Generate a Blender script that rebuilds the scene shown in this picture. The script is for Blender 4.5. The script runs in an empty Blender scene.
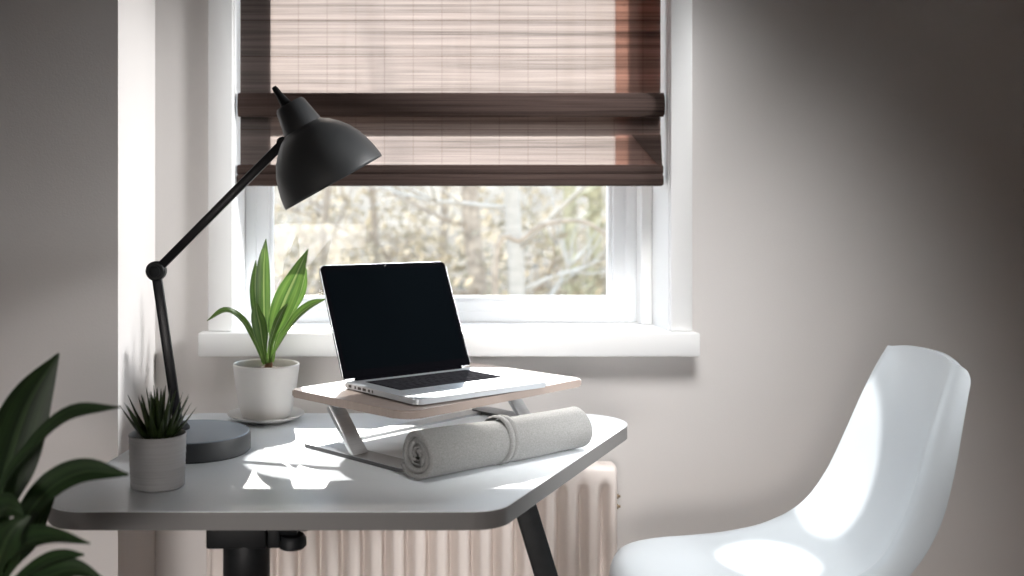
import bpy, bmesh, math, random
from mathutils import Vector, Matrix, Quaternion
random.seed(7)
PI = math.pi
scene = bpy.context.scene
col = scene.collection
CAMY, CAMZ = -2.53, 1.213            # camera stands 2.53 m from the window wall


def V(*a): return Vector(a)


# ------------------------------------------------------------------ materials
def nodes(name):
    m = bpy.data.materials.new(name); m.use_nodes = True
    nt = m.node_tree; nt.nodes.clear()
    out = nt.nodes.new('ShaderNodeOutputMaterial')
    return m, nt, out


def N(nt, typ, **kw):
    n = nt.nodes.new(typ)
    for k, v in kw.items():
        if k.startswith('in_'):
            n.inputs[k[3:].replace('_', ' ')].default_value = v
        else:
            setattr(n, k, v)
    return n


def ramp(nt, fac, stops):
    r = nt.nodes.new('ShaderNodeValToRGB')
    el = r.color_ramp.elements
    while len(el) > 1: el.remove(el[-1])
    el[0].position, el[0].color = stops[0][0], (*stops[0][1], 1)
    for p, c in stops[1:]:
        e = el.new(p); e.color = (*c, 1)
    nt.links.new(fac, r.inputs['Fac'])
    return r.outputs['Color']


def mat(name, c, rough=.5, metal=0, noise=None, amt=.08, bump=0, bscale=None, spec=.5, coat=0, subsurf=0, stretch=(1, 1, 1), coords='Object'):
    """Principled surface with a slight procedural mottling and optional bump."""
    m, nt, out = nodes(name)
    b = N(nt, 'ShaderNodeBsdfPrincipled')
    b.inputs['Roughness'].default_value = rough
    b.inputs['Metallic'].default_value = metal
    b.inputs['Specular IOR Level'].default_value = spec
    b.inputs['Coat Weight'].default_value = coat
    if subsurf:
        b.inputs['Subsurface Weight'].default_value = subsurf
        b.inputs['Subsurface Radius'].default_value = (.01, .008, .006)
    L = nt.links.new
    tc = N(nt, 'ShaderNodeTexCoord'); mp = N(nt, 'ShaderNodeMapping'); mp.inputs['Scale'].default_value = stretch
    L(tc.outputs[coords], mp.inputs['Vector'])
    no = N(nt, 'ShaderNodeTexNoise'); no.inputs['Scale'].default_value = noise or 6; no.inputs['Detail'].default_value = 4
    L(mp.outputs['Vector'], no.inputs['Vector'])
    lo = tuple(max(0, x * (1 - amt)) for x in c); hi = tuple(min(1, x * (1 + amt)) for x in c)
    L(ramp(nt, no.outputs['Fac'], [(.3, lo), (.7, hi)]), b.inputs['Base Color'])
    if bump:
        n2 = N(nt, 'ShaderNodeTexNoise'); n2.inputs['Scale'].default_value = bscale or 80; n2.inputs['Detail'].default_value = 5
        L(mp.outputs['Vector'], n2.inputs['Vector'])
        bp = N(nt, 'ShaderNodeBump'); bp.inputs['Strength'].default_value = bump; bp.inputs['Distance'].default_value = .004
        L(n2.outputs['Fac'], bp.inputs['Height']); L(bp.outputs['Normal'], b.inputs['Normal'])
    L(b.outputs['BSDF'], out.inputs['Surface'])
    return m


def leaf_mat(name, dark, light, rib, trans=.35, rough=.35, veins=9):
    """Leaf: UV u runs across the blade (0..1), v along it."""
    m, nt, out = nodes(name); L = nt.links.new
    b = N(nt, 'ShaderNodeBsdfPrincipled'); b.inputs['Roughness'].default_value = rough
    t = N(nt, 'ShaderNodeBsdfTranslucent'); mx = N(nt, 'ShaderNodeMixShader'); mx.inputs[0].default_value = trans
    tc = N(nt, 'ShaderNodeTexCoord'); sp = N(nt, 'ShaderNodeSeparateXYZ'); L(tc.outputs['UV'], sp.inputs[0])
    a = N(nt, 'ShaderNodeMath', operation='SUBTRACT'); L(sp.outputs['X'], a.inputs[0]); a.inputs[1].default_value = .5
    ab = N(nt, 'ShaderNodeMath', operation='ABSOLUTE'); L(a.outputs[0], ab.inputs[0])
    base = ramp(nt, ab.outputs[0], [(0, rib), (.035, rib), (.07, dark), (.3, light), (.46, dark), (.5, rib)])
    s = N(nt, 'ShaderNodeMath', operation='MULTIPLY'); L(sp.outputs['X'], s.inputs[0]); s.inputs[1].default_value = veins * 2 * PI
    si = N(nt, 'ShaderNodeMath', operation='SINE'); L(s.outputs[0], si.inputs[0])
    no = N(nt, 'ShaderNodeTexNoise'); no.inputs['Scale'].default_value = 5; L(tc.outputs['UV'], no.inputs['Vector'])
    ad = N(nt, 'ShaderNodeMath', operation='MULTIPLY_ADD'); L(si.outputs[0], ad.inputs[0]); ad.inputs[1].default_value = .12; L(no.outputs['Fac'], ad.inputs[2])
    mul = N(nt, 'ShaderNodeMixRGB', blend_type='MULTIPLY'); mul.inputs[0].default_value = .7
    L(base, mul.inputs[1]); L(ramp(nt, ad.outputs[0], [(.3, (.55, .55, .55)), (.7, (1, 1, 1))]), mul.inputs[2])
    L(mul.outputs[0], b.inputs['Base Color']); L(mul.outputs[0], t.inputs['Color'])
    L(b.outputs[0], mx.inputs[1]); L(t.outputs[0], mx.inputs[2]); L(mx.outputs[0], out.inputs['Surface'])
    return m


def blind_mat(name, dens, tint=(.42, .31, .26), clear=.1):
    """Woven-wood: fine horizontal slivers, darker reeds at intervals, vertical stitching threads; light shines through it."""
    m, nt, out = nodes(name); L = nt.links.new
    tc = N(nt, 'ShaderNodeTexCoord'); sp = N(nt, 'ShaderNodeSeparateXYZ'); L(tc.outputs['Object'], sp.inputs[0])
    mp = N(nt, 'ShaderNodeMapping'); mp.inputs['Scale'].default_value = (3.5, .01, 560); L(tc.outputs['Object'], mp.inputs['Vector'])
    n1 = N(nt, 'ShaderNodeTexNoise'); n1.inputs['Scale'].default_value = 1; n1.inputs['Detail'].default_value = 3; L(mp.outputs[0], n1.inputs['Vector'])
    mp2 = N(nt, 'ShaderNodeMapping'); mp2.inputs['Scale'].default_value = (.6, .01, 75); L(tc.outputs['Object'], mp2.inputs['Vector'])
    n2 = N(nt, 'ShaderNodeTexNoise'); n2.inputs['Scale'].default_value = 1; n2.inputs['Detail'].default_value = 1; L(mp2.outputs[0], n2.inputs['Vector'])
    f = N(nt, 'ShaderNodeMath', operation='MULTIPLY_ADD'); L(n1.outputs['Fac'], f.inputs[0]); f.inputs[1].default_value = .5
    f2 = N(nt, 'ShaderNodeMath', operation='MULTIPLY'); L(n2.outputs['Fac'], f2.inputs[0]); f2.inputs[1].default_value = .5
    L(f2.outputs[0], f.inputs[2])

    def lines(sock, pitch, offset, width):
        a = N(nt, 'ShaderNodeMath', operation='ADD'); L(sock, a.inputs[0]); a.inputs[1].default_value = offset
        d = N(nt, 'ShaderNodeMath', operation='DIVIDE'); L(a.outputs[0], d.inputs[0]); d.inputs[1].default_value = pitch
        fr = N(nt, 'ShaderNodeMath', operation='FRACT'); L(d.outputs[0], fr.inputs[0])
        lt = N(nt, 'ShaderNodeMath', operation='LESS_THAN'); L(fr.outputs[0], lt.inputs[0]); lt.inputs[1].default_value = width / pitch
        return lt.outputs[0]
    thr = lines(sp.outputs['X'], .0735, .357, .0022)
    reed = lines(sp.outputs['Z'], .0935, .057, .0022)
    # little length differences along the reeds
    colr = ramp(nt, f.outputs[0], [(.36, tuple(x * .5 for x in tint)), (.5, tint), (.64, tuple(min(1, x * 1.35) for x in tint))])
    mxx = N(nt, 'ShaderNodeMath', operation='MAXIMUM'); L(thr, mxx.inputs[0]); L(reed, mxx.inputs[1])
    sc = N(nt, 'ShaderNodeMath', operation='MULTIPLY_ADD'); L(thr, sc.inputs[0]); sc.inputs[1].default_value = .3
    sc2 = N(nt, 'ShaderNodeMath', operation='MULTIPLY'); L(reed, sc2.inputs[0]); sc2.inputs[1].default_value = .6
    L(sc2.outputs[0], sc.inputs[2])
    dk = N(nt, 'ShaderNodeMixRGB', blend_type='MIX'); L(sc.outputs[0], dk.inputs[0]); L(colr, dk.inputs[1]); dk.inputs[2].default_value = (.08, .05, .04, 1)
    di = N(nt, 'ShaderNodeBsdfDiffuse'); L(dk.outputs[0], di.inputs['Color'])
    tr = N(nt, 'ShaderNodeBsdfTranslucent'); L(dk.outputs[0], tr.inputs['Color'])
    m1 = N(nt, 'ShaderNodeMixShader'); m1.inputs[0].default_value = dens; L(di.outputs[0], m1.inputs[1]); L(tr.outputs[0], m1.inputs[2])
    tp = N(nt, 'ShaderNodeBsdfTransparent'); tp.inputs['Color'].default_value = (1, .93, .88, 1)
    inv = N(nt, 'ShaderNodeMath', operation='SUBTRACT'); inv.inputs[0].default_value = 1; L(mxx.outputs[0], inv.inputs[1])
    cl = N(nt, 'ShaderNodeMath', operation='MULTIPLY'); L(inv.outputs[0], cl.inputs[0]); cl.inputs[1].default_value = clear
    m2 = N(nt, 'ShaderNodeMixShader'); L(cl.outputs[0], m2.inputs[0]); L(m1.outputs[0], m2.inputs[1]); L(tp.outputs[0], m2.inputs[2])
    L(m2.outputs[0], out.inputs['Surface'])
    return m


def glass_mat(name):
    m, nt, out = nodes(name); L = nt.links.new
    t = N(nt, 'ShaderNodeBsdfTransparent'); g = N(nt, 'ShaderNodeBsdfGlossy'); g.inputs['Roughness'].default_value = .02
    no = N(nt, 'ShaderNodeTexNoise'); no.inputs['Scale'].default_value = 2
    mx = N(nt, 'ShaderNodeMixShader')
    fr = N(nt, 'ShaderNodeFresnel'); fr.inputs['IOR'].default_value = 1.3
    mu = N(nt, 'ShaderNodeMath', operation='MULTIPLY'); L(fr.outputs[0], mu.inputs[0]); mu.inputs[1].default_value = .6
    L(mu.outputs[0], mx.inputs[0]); L(t.outputs[0], mx.inputs[1]); L(g.outputs[0], mx.inputs[2])
    L(ramp(nt, no.outputs['Fac'], [(0, (.97, .98, .98)), (1, (1, 1, 1))]), t.inputs['Color'])
    L(mx.outputs[0], out.inputs['Surface'])
    return m


def floor_mat(name):
    m, nt, out = nodes(name); L = nt.links.new
    tc = N(nt, 'ShaderNodeTexCoord')
    br = N(nt, 'ShaderNodeTexBrick'); br.inputs['Scale'].default_value = 1
    br.inputs['Brick Width'].default_value = 1.2; br.inputs['Row Height'].default_value = .14; br.inputs['Mortar Size'].default_value = .0015
    br.inputs['Color1'].default_value = (.36, .22, .14, 1); br.inputs['Color2'].default_value = (.29, .17, .11, 1); br.inputs['Mortar'].default_value = (.07, .04, .03, 1)
    L(tc.outputs['Object'], br.inputs['Vector'])
    mp = N(nt, 'ShaderNodeMapping'); mp.inputs['Scale'].default_value = (2, 40, 1); L(tc.outputs['Object'], mp.inputs['Vector'])
    no = N(nt, 'ShaderNodeTexNoise'); no.inputs['Scale'].default_value = 2; no.inputs['Detail'].default_value = 6; L(mp.outputs[0], no.inputs['Vector'])
    mu = N(nt, 'ShaderNodeMixRGB', blend_type='MULTIPLY'); mu.inputs[0].default_value = .6; L(br.outputs['Color'], mu.inputs[1]); L(no.outputs['Fac'], mu.inputs[2])
    b = N(nt, 'ShaderNodeBsdfPrincipled'); b.inputs['Roughness'].default_value = .45; L(br.outputs['Color'], b.inputs['Base Color'])
    L(b.outputs[0], out.inputs['Surface'])
    return m


M = {
    'wall': mat('wall_paint', (.67, .645, .63), .9, noise=3, amt=.02, bump=.08, bscale=250),
    'ceil': mat('ceiling_paint', (.75, .74, .73), .9),
    'floor': floor_mat('oak_boards'),
    'trim': mat('trim_paint', (.88, .885, .885), .45, noise=4, amt=.015),
    'frame': mat('window_lacquer', (.90, .925, .95), .35, noise=4, amt=.015),
    'seal': mat('rubber_seal', (.40, .41, .42), .6),
    'glass': glass_mat('pane_glass'),
    'blind': blind_mat('woven_wood', .7, (.255, .215, .20), .02),
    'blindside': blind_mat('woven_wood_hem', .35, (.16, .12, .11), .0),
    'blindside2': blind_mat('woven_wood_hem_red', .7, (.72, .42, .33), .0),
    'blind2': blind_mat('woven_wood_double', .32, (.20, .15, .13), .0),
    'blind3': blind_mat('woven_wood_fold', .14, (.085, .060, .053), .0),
    'desk': mat('desk_laminate', (.84, .885, .92), .33, noise=3, amt=.015, spec=.4),
    'deskedge_shade': mat('desk_edge_shaded', (.13, .127, .124), .5, noise=5, amt=.03),  # shade on the desk's front edge is darkened into this colour
    'black': mat('black_powder_coat', (.009, .010, .011), .5, noise=40, amt=.2, spec=.18),
    'blackgloss': mat('black_metal_satin', (.010, .010, .012), .35, noise=20, amt=.2, spec=.25),
    'grey': mat('matt_grey_shade', (.038, .041, .044), .5, noise=8, amt=.05),
    'basetop_lit': mat('lamp_base_lit_top', (.16, .195, .235), .4, noise=8, amt=.05),  # lamp base grey, lightened and cooled as if lit from above
    'shadein': mat('shade_inner_white', (.75, .74, .72), .5),
    'ceramic': mat('white_ceramic', (.78, .765, .74), .3, noise=5, amt=.02, coat=.2),
    'ribbed': mat('ribbed_ceramic', (.46, .46, .465), .5, noise=1, amt=.06, stretch=(2, 2, 220), bump=.5, bscale=1.0),
    'soil': mat('potting_soil', (.055, .03, .02), .95, noise=60, amt=.6, bump=1, bscale=90),
    'stem': mat('plant_stem', (.20, .10, .05), .6, noise=30, amt=.4),
    'greenstem': mat('green_stem', (.08, .13, .04), .5, noise=30, amt=.2),
    'leaf': leaf_mat('dracaena_leaf', (.058, .138, .025), (.135, .235, .05), (.26, .35, .12), .4),
    'leafdark': leaf_mat('succulent_leaf', (.020, .036, .010), (.05, .085, .025), (.09, .13, .045), .15, .3, 3),
    'leafbig': leaf_mat('broad_leaf', (.014, .032, .012), (.030, .062, .020), (.05, .09, .035), .25, .5, 12),
    'alu': mat('aluminium', (.68, .69, .70), .32, metal=.85, noise=200, amt=.02),
    'aludeck': mat('aluminium_deck', (.50, .53, .56), .38, metal=.5, noise=200, amt=.02),
    'alulid': mat('aluminium_lid', (.30, .30, .31), .35, metal=.7, noise=200, amt=.02),
    'dark': mat('dark_port', (.02, .02, .02), .4),
    'key': mat('black_key', (.028, .028, .032), .7, noise=60, amt=.2, spec=0),
    'screen': mat('dark_screen', (.002, .003, .004), .18, noise=2, amt=.2, spec=0),
    'bezel': mat('black_bezel', (.003, .003, .004), 0.4, spec=0),
    'boardtop': mat('walnut_laminate', (.30, .245, .215), .45, noise=5, amt=.05, stretch=(2, 30, 2)),
    'steel': mat('brushed_steel', (.62, .63, .64), .3, metal=.9, noise=12, amt=.06, stretch=(1, 1, 30)),
    'plate': mat('satin_plate', (.40, .41, .42), .4, metal=.6, noise=12, amt=.06),
    'plateedge': mat('plate_edge', (.06, .06, .062), .5),
    'towel': mat('grey_terry', (.275, .275, .27), .95, noise=420, amt=.18, bump=.5, bscale=700, spec=.1),
    'chair': mat('white_plastic', (.53, .575, .61), .32, noise=3, amt=.01, spec=.4),
    'wood': mat('beech_leg', (.45, .29, .16), .45, noise=4, amt=.15, stretch=(20, 20, 1)),
    'radiator': mat('radiator_enamel', (.74, .675, .635), .35, noise=4, amt=.02),
    'brass': mat('dull_brass', (.30, .22, .14), .4, metal=.8),
    'bark': mat('tree_bark', (.36, .30, .24), .9, noise=14, amt=.35, bump=.6, bscale=30),
    'mossbark': mat('mossy_bark', (.40, .37, .25), .9, noise=9, amt=.35, bump=.6, bscale=30),
    'birch': mat('birch_bark', (.44, .41, .365), .8, noise=7, amt=.12, stretch=(1, 1, 4)),
    'ground': mat('dry_grass_bank', (.185, .155, .118), .95, noise=.9, amt=.3),
    'pot': mat('dark_planter', (.09, .085, .08), .6),
}


def leaf_litter(name):
    m, nt, out = nodes(name); L = nt.links.new
    oi = N(nt, 'ShaderNodeTexCoord'); no = N(nt, 'ShaderNodeTexNoise'); no.inputs['Scale'].default_value = 1.3; L(oi.outputs['Object'], no.inputs['Vector'])
    c = ramp(nt, no.outputs['Fac'], [(.35, (.29, .245, .17)), (.5, (.39, .335, .25)), (.65, (.50, .44, .345))])
    d = N(nt, 'ShaderNodeBsdfDiffuse'); t = N(nt, 'ShaderNodeBsdfTranslucent'); mx = N(nt, 'ShaderNodeMixShader'); mx.inputs[0].default_value = .6
    L(c, d.inputs['Color']); L(c, t.inputs['Color']); L(d.outputs[0], mx.inputs[1]); L(t.outputs[0], mx.inputs[2]); L(mx.outputs[0], out.inputs['Surface'])
    return m


M['litter'] = leaf_litter('dry_winter_leaves')


# ------------------------------------------------------------------ object helpers
def link(o, parent=None):
    col.objects.link(o)
    if parent is not None: o.parent = parent
    return o


def obj(name, bm, mats, parent=None, smooth=False, angle=None):
    me = bpy.data.meshes.new(name)
    bmesh.ops.recalc_face_normals(bm, faces=bm.faces)
    bm.to_mesh(me); bm.free()
    for m in (mats if isinstance(mats, (list, tuple)) else [mats]): me.materials.append(m)
    if smooth:
        for p in me.polygons: p.use_smooth = True
        if angle: me.set_sharp_from_angle(angle=math.radians(angle))
    return link(bpy.data.objects.new(name, me), parent)


def tag(o, label, cat, group=None):
    o['label'] = label; o['category'] = cat
    if group: o['group'] = group
    return o


def struct(o, label=None):
    o['kind'] = 'structure'
    if label: o['label'] = label
    return o


def thing(name, label, cat, loc=(0, 0, 0), rz=0, group=None):
    o = bpy.data.objects.new(name, None); col.objects.link(o)
    o.empty_display_size = .05
    o.location = loc; o.rotation_euler = (0, 0, rz)
    return tag(o, label, cat, group)


def add_box(bm, lo, hi, mi=0, bev=0, seg=2):
    r = bmesh.ops.create_cube(bm, size=1)
    vs = r['verts']
    s = [hi[i] - lo[i] for i in range(3)]; c = [(hi[i] + lo[i]) / 2 for i in range(3)]
    for v in vs: v.co = Vector((v.co.x * s[0] + c[0], v.co.y * s[1] + c[1], v.co.z * s[2] + c[2]))
    fs = {f for v in vs for f in v.link_faces}
    for f in fs: f.material_index = mi
    if bev:
        es = list({e for v in vs for e in v.link_edges})
        bmesh.ops.bevel(bm, geom=es, offset=bev, segments=seg, affect='EDGES', profile=.5)
    return vs


def box(name, lo, hi, m, parent=None, bev=0, seg=2):
    bm = bmesh.new(); add_box(bm, lo, hi, 0, bev, seg)
    return obj(name, bm, m, parent, smooth=bev > 0, angle=40)


def add_lathe(bm, prof, seg=48, axis=None, origin=None, cap0=True, cap1=True, mi=0):
    """Revolve (r, h) profile about +Z, then orient."""
    q = Vector((0, 0, 1)).rotation_difference(Vector(axis)) if axis is not None else Quaternion()
    o = Vector(origin) if origin is not None else Vector()
    rings = []
    for r, h in prof:
        if r < 1e-6: rings.append([bm.verts.new(o + q @ V(0, 0, h))])
        else: rings.append([bm.verts.new(o + q @ V(r * math.cos(2 * PI * k / seg), r * math.sin(2 * PI * k / seg), h)) for k in range(seg)])
    for a, b in zip(rings, rings[1:]):
        for k in range(seg):
            k2 = (k + 1) % seg
            if len(a) == 1 and len(b) == 1: continue
            if len(a) == 1: f = bm.faces.new((a[0], b[k], b[k2]))
            elif len(b) == 1: f = bm.faces.new((a[k], b[0], a[k2]))
            else: f = bm.faces.new((a[k], a[k2], b[k2], b[k]))
            f.material_index = mi
    if cap0 and len(rings[0]) > 1: bm.faces.new(rings[0]).material_index = mi
    if cap1 and len(rings[-1]) > 1: bm.faces.new(rings[-1]).material_index = mi
    return rings


def lathe(name, prof, m, parent=None, seg=48, axis=None, origin=None, cap0=True, cap1=True, angle=35):
    bm = bmesh.new(); add_lathe(bm, prof, seg, axis, origin, cap0, cap1)
    return obj(name, bm, m, parent, True, angle)


def catmull(pts, n):
    pts = [Vector(p) for p in pts]; P = [2 * pts[0] - pts[1]] + pts + [2 * pts[-1] - pts[-2]]
    out = []; S = len(pts) - 1
    for i in range(n):
        t = i / (n - 1) * S; k = min(int(t), S - 1); u = t - k
        a, b, c, d = P[k:k + 4]
        out.append(.5 * ((2 * b) + (c - a) * u + (2 * a - 5 * b + 4 * c - d) * u * u + (3 * b - a - 3 * c + d) * u ** 3))
    return out


def lerp_list(v, n):
    out = []; S = len(v) - 1
    for i in range(n):
        t = i / (n - 1) * S; k = min(int(t), S - 1); u = t - k
        u = u * u * (3 - 2 * u) if False else u
        out.append(v[k] * (1 - u) + v[k + 1] * u)
    return out


def add_tube(bm, pts, radii, seg=10, caps=True, flat=1.0):
    pts = [Vector(p) for p in pts]
    if not isinstance(radii, (list, tuple)): radii = [radii] * len(pts)
    rings = []; up = None
    for i, p in enumerate(pts):
        t = (pts[min(i + 1, len(pts) - 1)] - pts[max(i - 1, 0)]).normalized()
        if up is None: up = t.orthogonal().normalized()
        up = (up - t * up.dot(t)).normalized(); s = t.cross(up)
        rings.append([bm.verts.new(p + (up * math.cos(2 * PI * k / seg) + s * math.sin(2 * PI * k / seg) * flat) * radii[i]) for k in range(seg)])
    for a, b in zip(rings, rings[1:]):
        for k in range(seg): bm.faces.new((a[k], a[(k + 1) % seg], b[(k + 1) % seg], b[k]))
    if caps: bm.faces.new(rings[0]); bm.faces.new(rings[-1])


def tube(name, pts, radii, m, parent=None, seg=12):
    bm = bmesh.new(); add_tube(bm, pts, radii, seg)
    return obj(name, bm, m, parent, True, 50)


def bar(name, a, b, w, t, m, parent=None, side=None, bev=.002):
    """Flat bar from a to b: width w along `side`, thickness t across."""
    a, b = Vector(a), Vector(b); d = (b - a)
    L = d.length; d.normalize()
    s = Vector(side) if side is not None else d.orthogonal()
    s = (s - d * s.dot(d)).normalized(); n = d.cross(s)
    bm = bmesh.new(); add_box(bm, (-w / 2, -t / 2, 0), (w / 2, t / 2, L), 0, bev)
    R = Matrix((s, n, d)).transposed().to_4x4()
    bmesh.ops.transform(bm, matrix=Matrix.Translation(a) @ R, verts=bm.verts)
    return obj(name, bm, m, parent, True, 40)


def rounded_poly(pts, radii, seg=10):
    n = len(pts); out = []
    for i in range(n):
        p, a, b = Vector(pts[i]), Vector(pts[i - 1]), Vector(pts[(i + 1) % n])
        r = radii[i] if isinstance(radii, (list, tuple)) else radii
        if r <= 0: out.append(p); continue
        u, w = (a - p).normalized(), (b - p).normalized()
        half = math.acos(max(-1, min(1, u.dot(w)))) / 2
        t = min(r / math.tan(half), .45 * (a - p).length, .45 * (b - p).length); r = t * math.tan(half)
        c = p + (u + w).normalized() * (r / math.sin(half))
        s, e = p + u * t - c, p + w * t - c
        a0 = math.atan2(s.y, s.x); a1 = math.atan2(e.y, e.x); da = (a1 - a0 + PI) % (2 * PI) - PI
        for k in range(seg + 1):
            g = a0 + da * k / seg; out.append(c + Vector((math.cos(g), math.sin(g))) * r)
    return out


def slab(name, poly, z0, z1, mats, parent=None, bev=.002, side_mi=0):
    bm = bmesh.new()
    lo = [bm.verts.new((p.x, p.y, z0)) for p in poly]; hi = [bm.verts.new((p.x, p.y, z1)) for p in poly]
    bm.faces.new(lo[::-1]); top = bm.faces.new(hi); n = len(poly)
    for k in range(n): bm.faces.new((lo[k], lo[(k + 1) % n], hi[(k + 1) % n], hi[k])).material_index = side_mi
    if bev:
        es = [e for e in bm.edges if abs(e.verts[0].co.z - e.verts[1].co.z) < 1e-6]
        bmesh.ops.bevel(bm, geom=es, offset=bev, segments=2, affect='EDGES')
        if side_mi:
            for f in bm.faces:
                if f.calc_center_median().z < z1 - bev * .5: f.material_index = side_mi
    return obj(name, bm, mats, parent, True, 35)


def leaf(name, pts, widths, normal, m, parent=None, fold=.15, n=18, across=6, curl=0):
    """Blade along a smooth centre line; width list in metres; `normal` is roughly the upper face direction."""
    C = catmull(pts, n); W = [max(w, .0004) for w in [x.x for x in catmull([V(w, 0, 0) for w in widths], n)]]
    bm = bmesh.new(); uv = bm.loops.layers.uv.new('UVMap'); rows = []
    nr = Vector(normal).normalized()
    for i, p in enumerate(C):
        t = (C[min(i + 1, n - 1)] - C[max(i - 1, 0)]).normalized()
        s = t.cross(nr)
        if s.length < 1e-4: s = t.orthogonal()
        s.normalize(); u = s.cross(t).normalized()
        ca = curl * (i / (n - 1))
        s2 = s * math.cos(ca) + u * math.sin(ca); u2 = u * math.cos(ca) - s * math.sin(ca)
        rows.append([bm.verts.new(p + s2 * (W[i] / 2) * (2 * k / across - 1) + u2 * fold * W[i] * abs(2 * k / across - 1) ** 1.4) for k in range(across + 1)])
    for i in range(n - 1):
        for k in range(across):
            f = bm.faces.new((rows[i][k], rows[i][k + 1], rows[i + 1][k + 1], rows[i + 1][k]))
            for lp, (du, dv) in zip(f.loops, ((0, 0), (1, 0), (1, 1), (0, 1))):
                lp[uv].uv = ((k + du) / across, (i + dv) / (n - 1))
    return obj(name, bm, m, parent, True)


def U(px, py, d):
    """Point at distance d from the camera plane, on the sight line through frame position px, py."""
    return V((px - 380) * d / 1000, d + CAMY, CAMZ - (py - 215) * d / 1000)


# ------------------------------------------------------------------ the room
WX0, WX1, WZ0, WZ1 = -.372, .734, .90, 2.26          # window opening
bm = bmesh.new()
for lo, hi in (((-2.2, 0, 0), (WX0, .32, 2.6)), ((WX1, 0, 0), (2.2, .32, 2.6)), ((WX0, 0, 0), (WX1, .32, WZ0)), ((WX0, 0, WZ1), (WX1, .32, 2.6))):
    add_box(bm, lo, hi)
bmesh.ops.remove_doubles(bm, verts=bm.verts, dist=1e-5)
struct(obj('wall_back', bm, M['wall']))
struct(box('wall_chimney', (-2.2, -.358, 0), (-.569, 0, 2.6), M['wall']))
struct(box('wall_left', (-2.3, -4.2, 0), (-2.2, .32, 2.6), M['wall']))
struct(box('wall_right', (2.2, -4.2, 0), (2.3, .32, 2.6), M['wall']))
struct(box('wall_front', (-2.3, -4.3, 0), (2.3, -4.2, 2.6), M['wall']))
struct(box('floor', (-2.3, -4.3, -.1), (2.3, .32, 0), M['floor']))
struct(box('ceiling', (-2.3, -4.3, 2.6), (2.3, .32, 2.7), M['ceil']))
struct(box('baseboard_right', (WX1 - .1, -.014, 0), (2.2, 0, .1), M['trim'], bev=.003))
struct(box('baseboard_left', (-.569, -.014, 0), (-.45, 0, .1), M['trim'], bev=.003))

# window casing, sill and the window itself
struct(box('trim_1', (-.432, -.018, .921), (-.3705, .001, 2.33), M['trim'], bev=.003))
struct(box('trim_2', (.731, -.018, .921), (.785, .001, 2.33), M['trim'], bev=.003))
struct(box('trim_3', (-.432, -.019, 2.258), (.785, .001, 2.34), M['trim'], bev=.003))
win = bpy.data.objects.new('window_1', None); col.objects.link(win); struct(win)
box('sill_board', (-.452, -.048, .861), (.795, .21, .920), M['trim'], win, bev=.004)
bm = bmesh.new()                                       # inner linings of the opening
add_box(bm, (WX0, .001, .9195), (WX0 + .004, .21, WZ1), 0)
add_box(bm, (WX1 - .004, .001, .9195), (WX1, .21, WZ1), 0)
add_box(bm, (WX0, .001, WZ1 - .004), (WX1, .21, WZ1), 0)
add_box(bm, (WX1 - .034, .15, .9195), (WX1 - .004, .21, WZ1), 0, .004)
obj('window_lining', bm, M['trim'], win)
FX0, FX1, FZ0, FZ1 = -.368, .702, .920, 2.25


def frame_ring(name, x0, x1, z0, z1, wl, wr, wb, wt, y0, y1, m, bev=.004):
    bm = bmesh.new()
    add_box(bm, (x0, y0, z0), (x0 + wl, y1, z1), 0, bev); add_box(bm, (x1 - wr, y0, z0), (x1, y1, z1), 0, bev)
    add_box(bm, (x0 + wl - .002, y0, z0), (x1 - wr + .002, y1, z0 + wb), 0, bev); add_box(bm, (x0 + wl - .002, y0, z1 - wt), (x1 - wr + .002, y1, z1), 0, bev)
    return obj(name, bm, m, win, True, 40)


frame_ring('window_frame', FX0, FX1, FZ0, FZ1, .030, .030, .030, .03, .2, .27, M['frame'])
frame_ring('window_sash', FX0 + .028, FX1 - .028, FZ0 + .028, FZ1 - .028, .036, .036, .030, .035, .205, .262, M['frame'])
frame_ring('glazing_bead', FX0 + .062, FX1 - .062, FZ0 + .056, FZ1 - .06, .012, .012, .014, .012, .214, .25, M['frame'], .005)
frame_ring('window_seal', FX0 + .0275, FX1 - .0275, FZ0 + .0275, FZ1 - .0275, .0018, .0018, .0018, .002, .2035, .21, M['seal'], 0)
box('window_pane', (FX0 + .07, .232, FZ0 + .064), (FX1 - .07, .236, FZ1 - .068), M['glass'], win)

# ------------------------------------------------------------------ woven roman blind
bl = thing('roman_blind', 'brown woven-wood roman blind half lowered in the white window', 'blind', (0, .03, 1.3))
BX0, BX1 = -.357, .718


def sheet(name, prof, x0, x1, m, thick, nx=2, parent=bl, curve=None):
    """Extrude a (y, z) profile along x, centred on the blind, with a real thickness."""
    bm = bmesh.new(); rows = []
    for i in range(nx + 1):
        x = x0 + (x1 - x0) * i / nx
        rows.append([bm.verts.new((x, y - .03, z - 1.3)) for y, z in prof])
    for a, b in zip(rows, rows[1:]):
        for k in range(len(prof) - 1): bm.faces.new((a[k], a[k + 1], b[k + 1], b[k]))
    o = obj(name, bm, m, parent, True, 60)
    if thick:
        md = o.modifiers.new('s', 'SOLIDIFY'); md.thickness = thick; md.offset = 0
    return o


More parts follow.
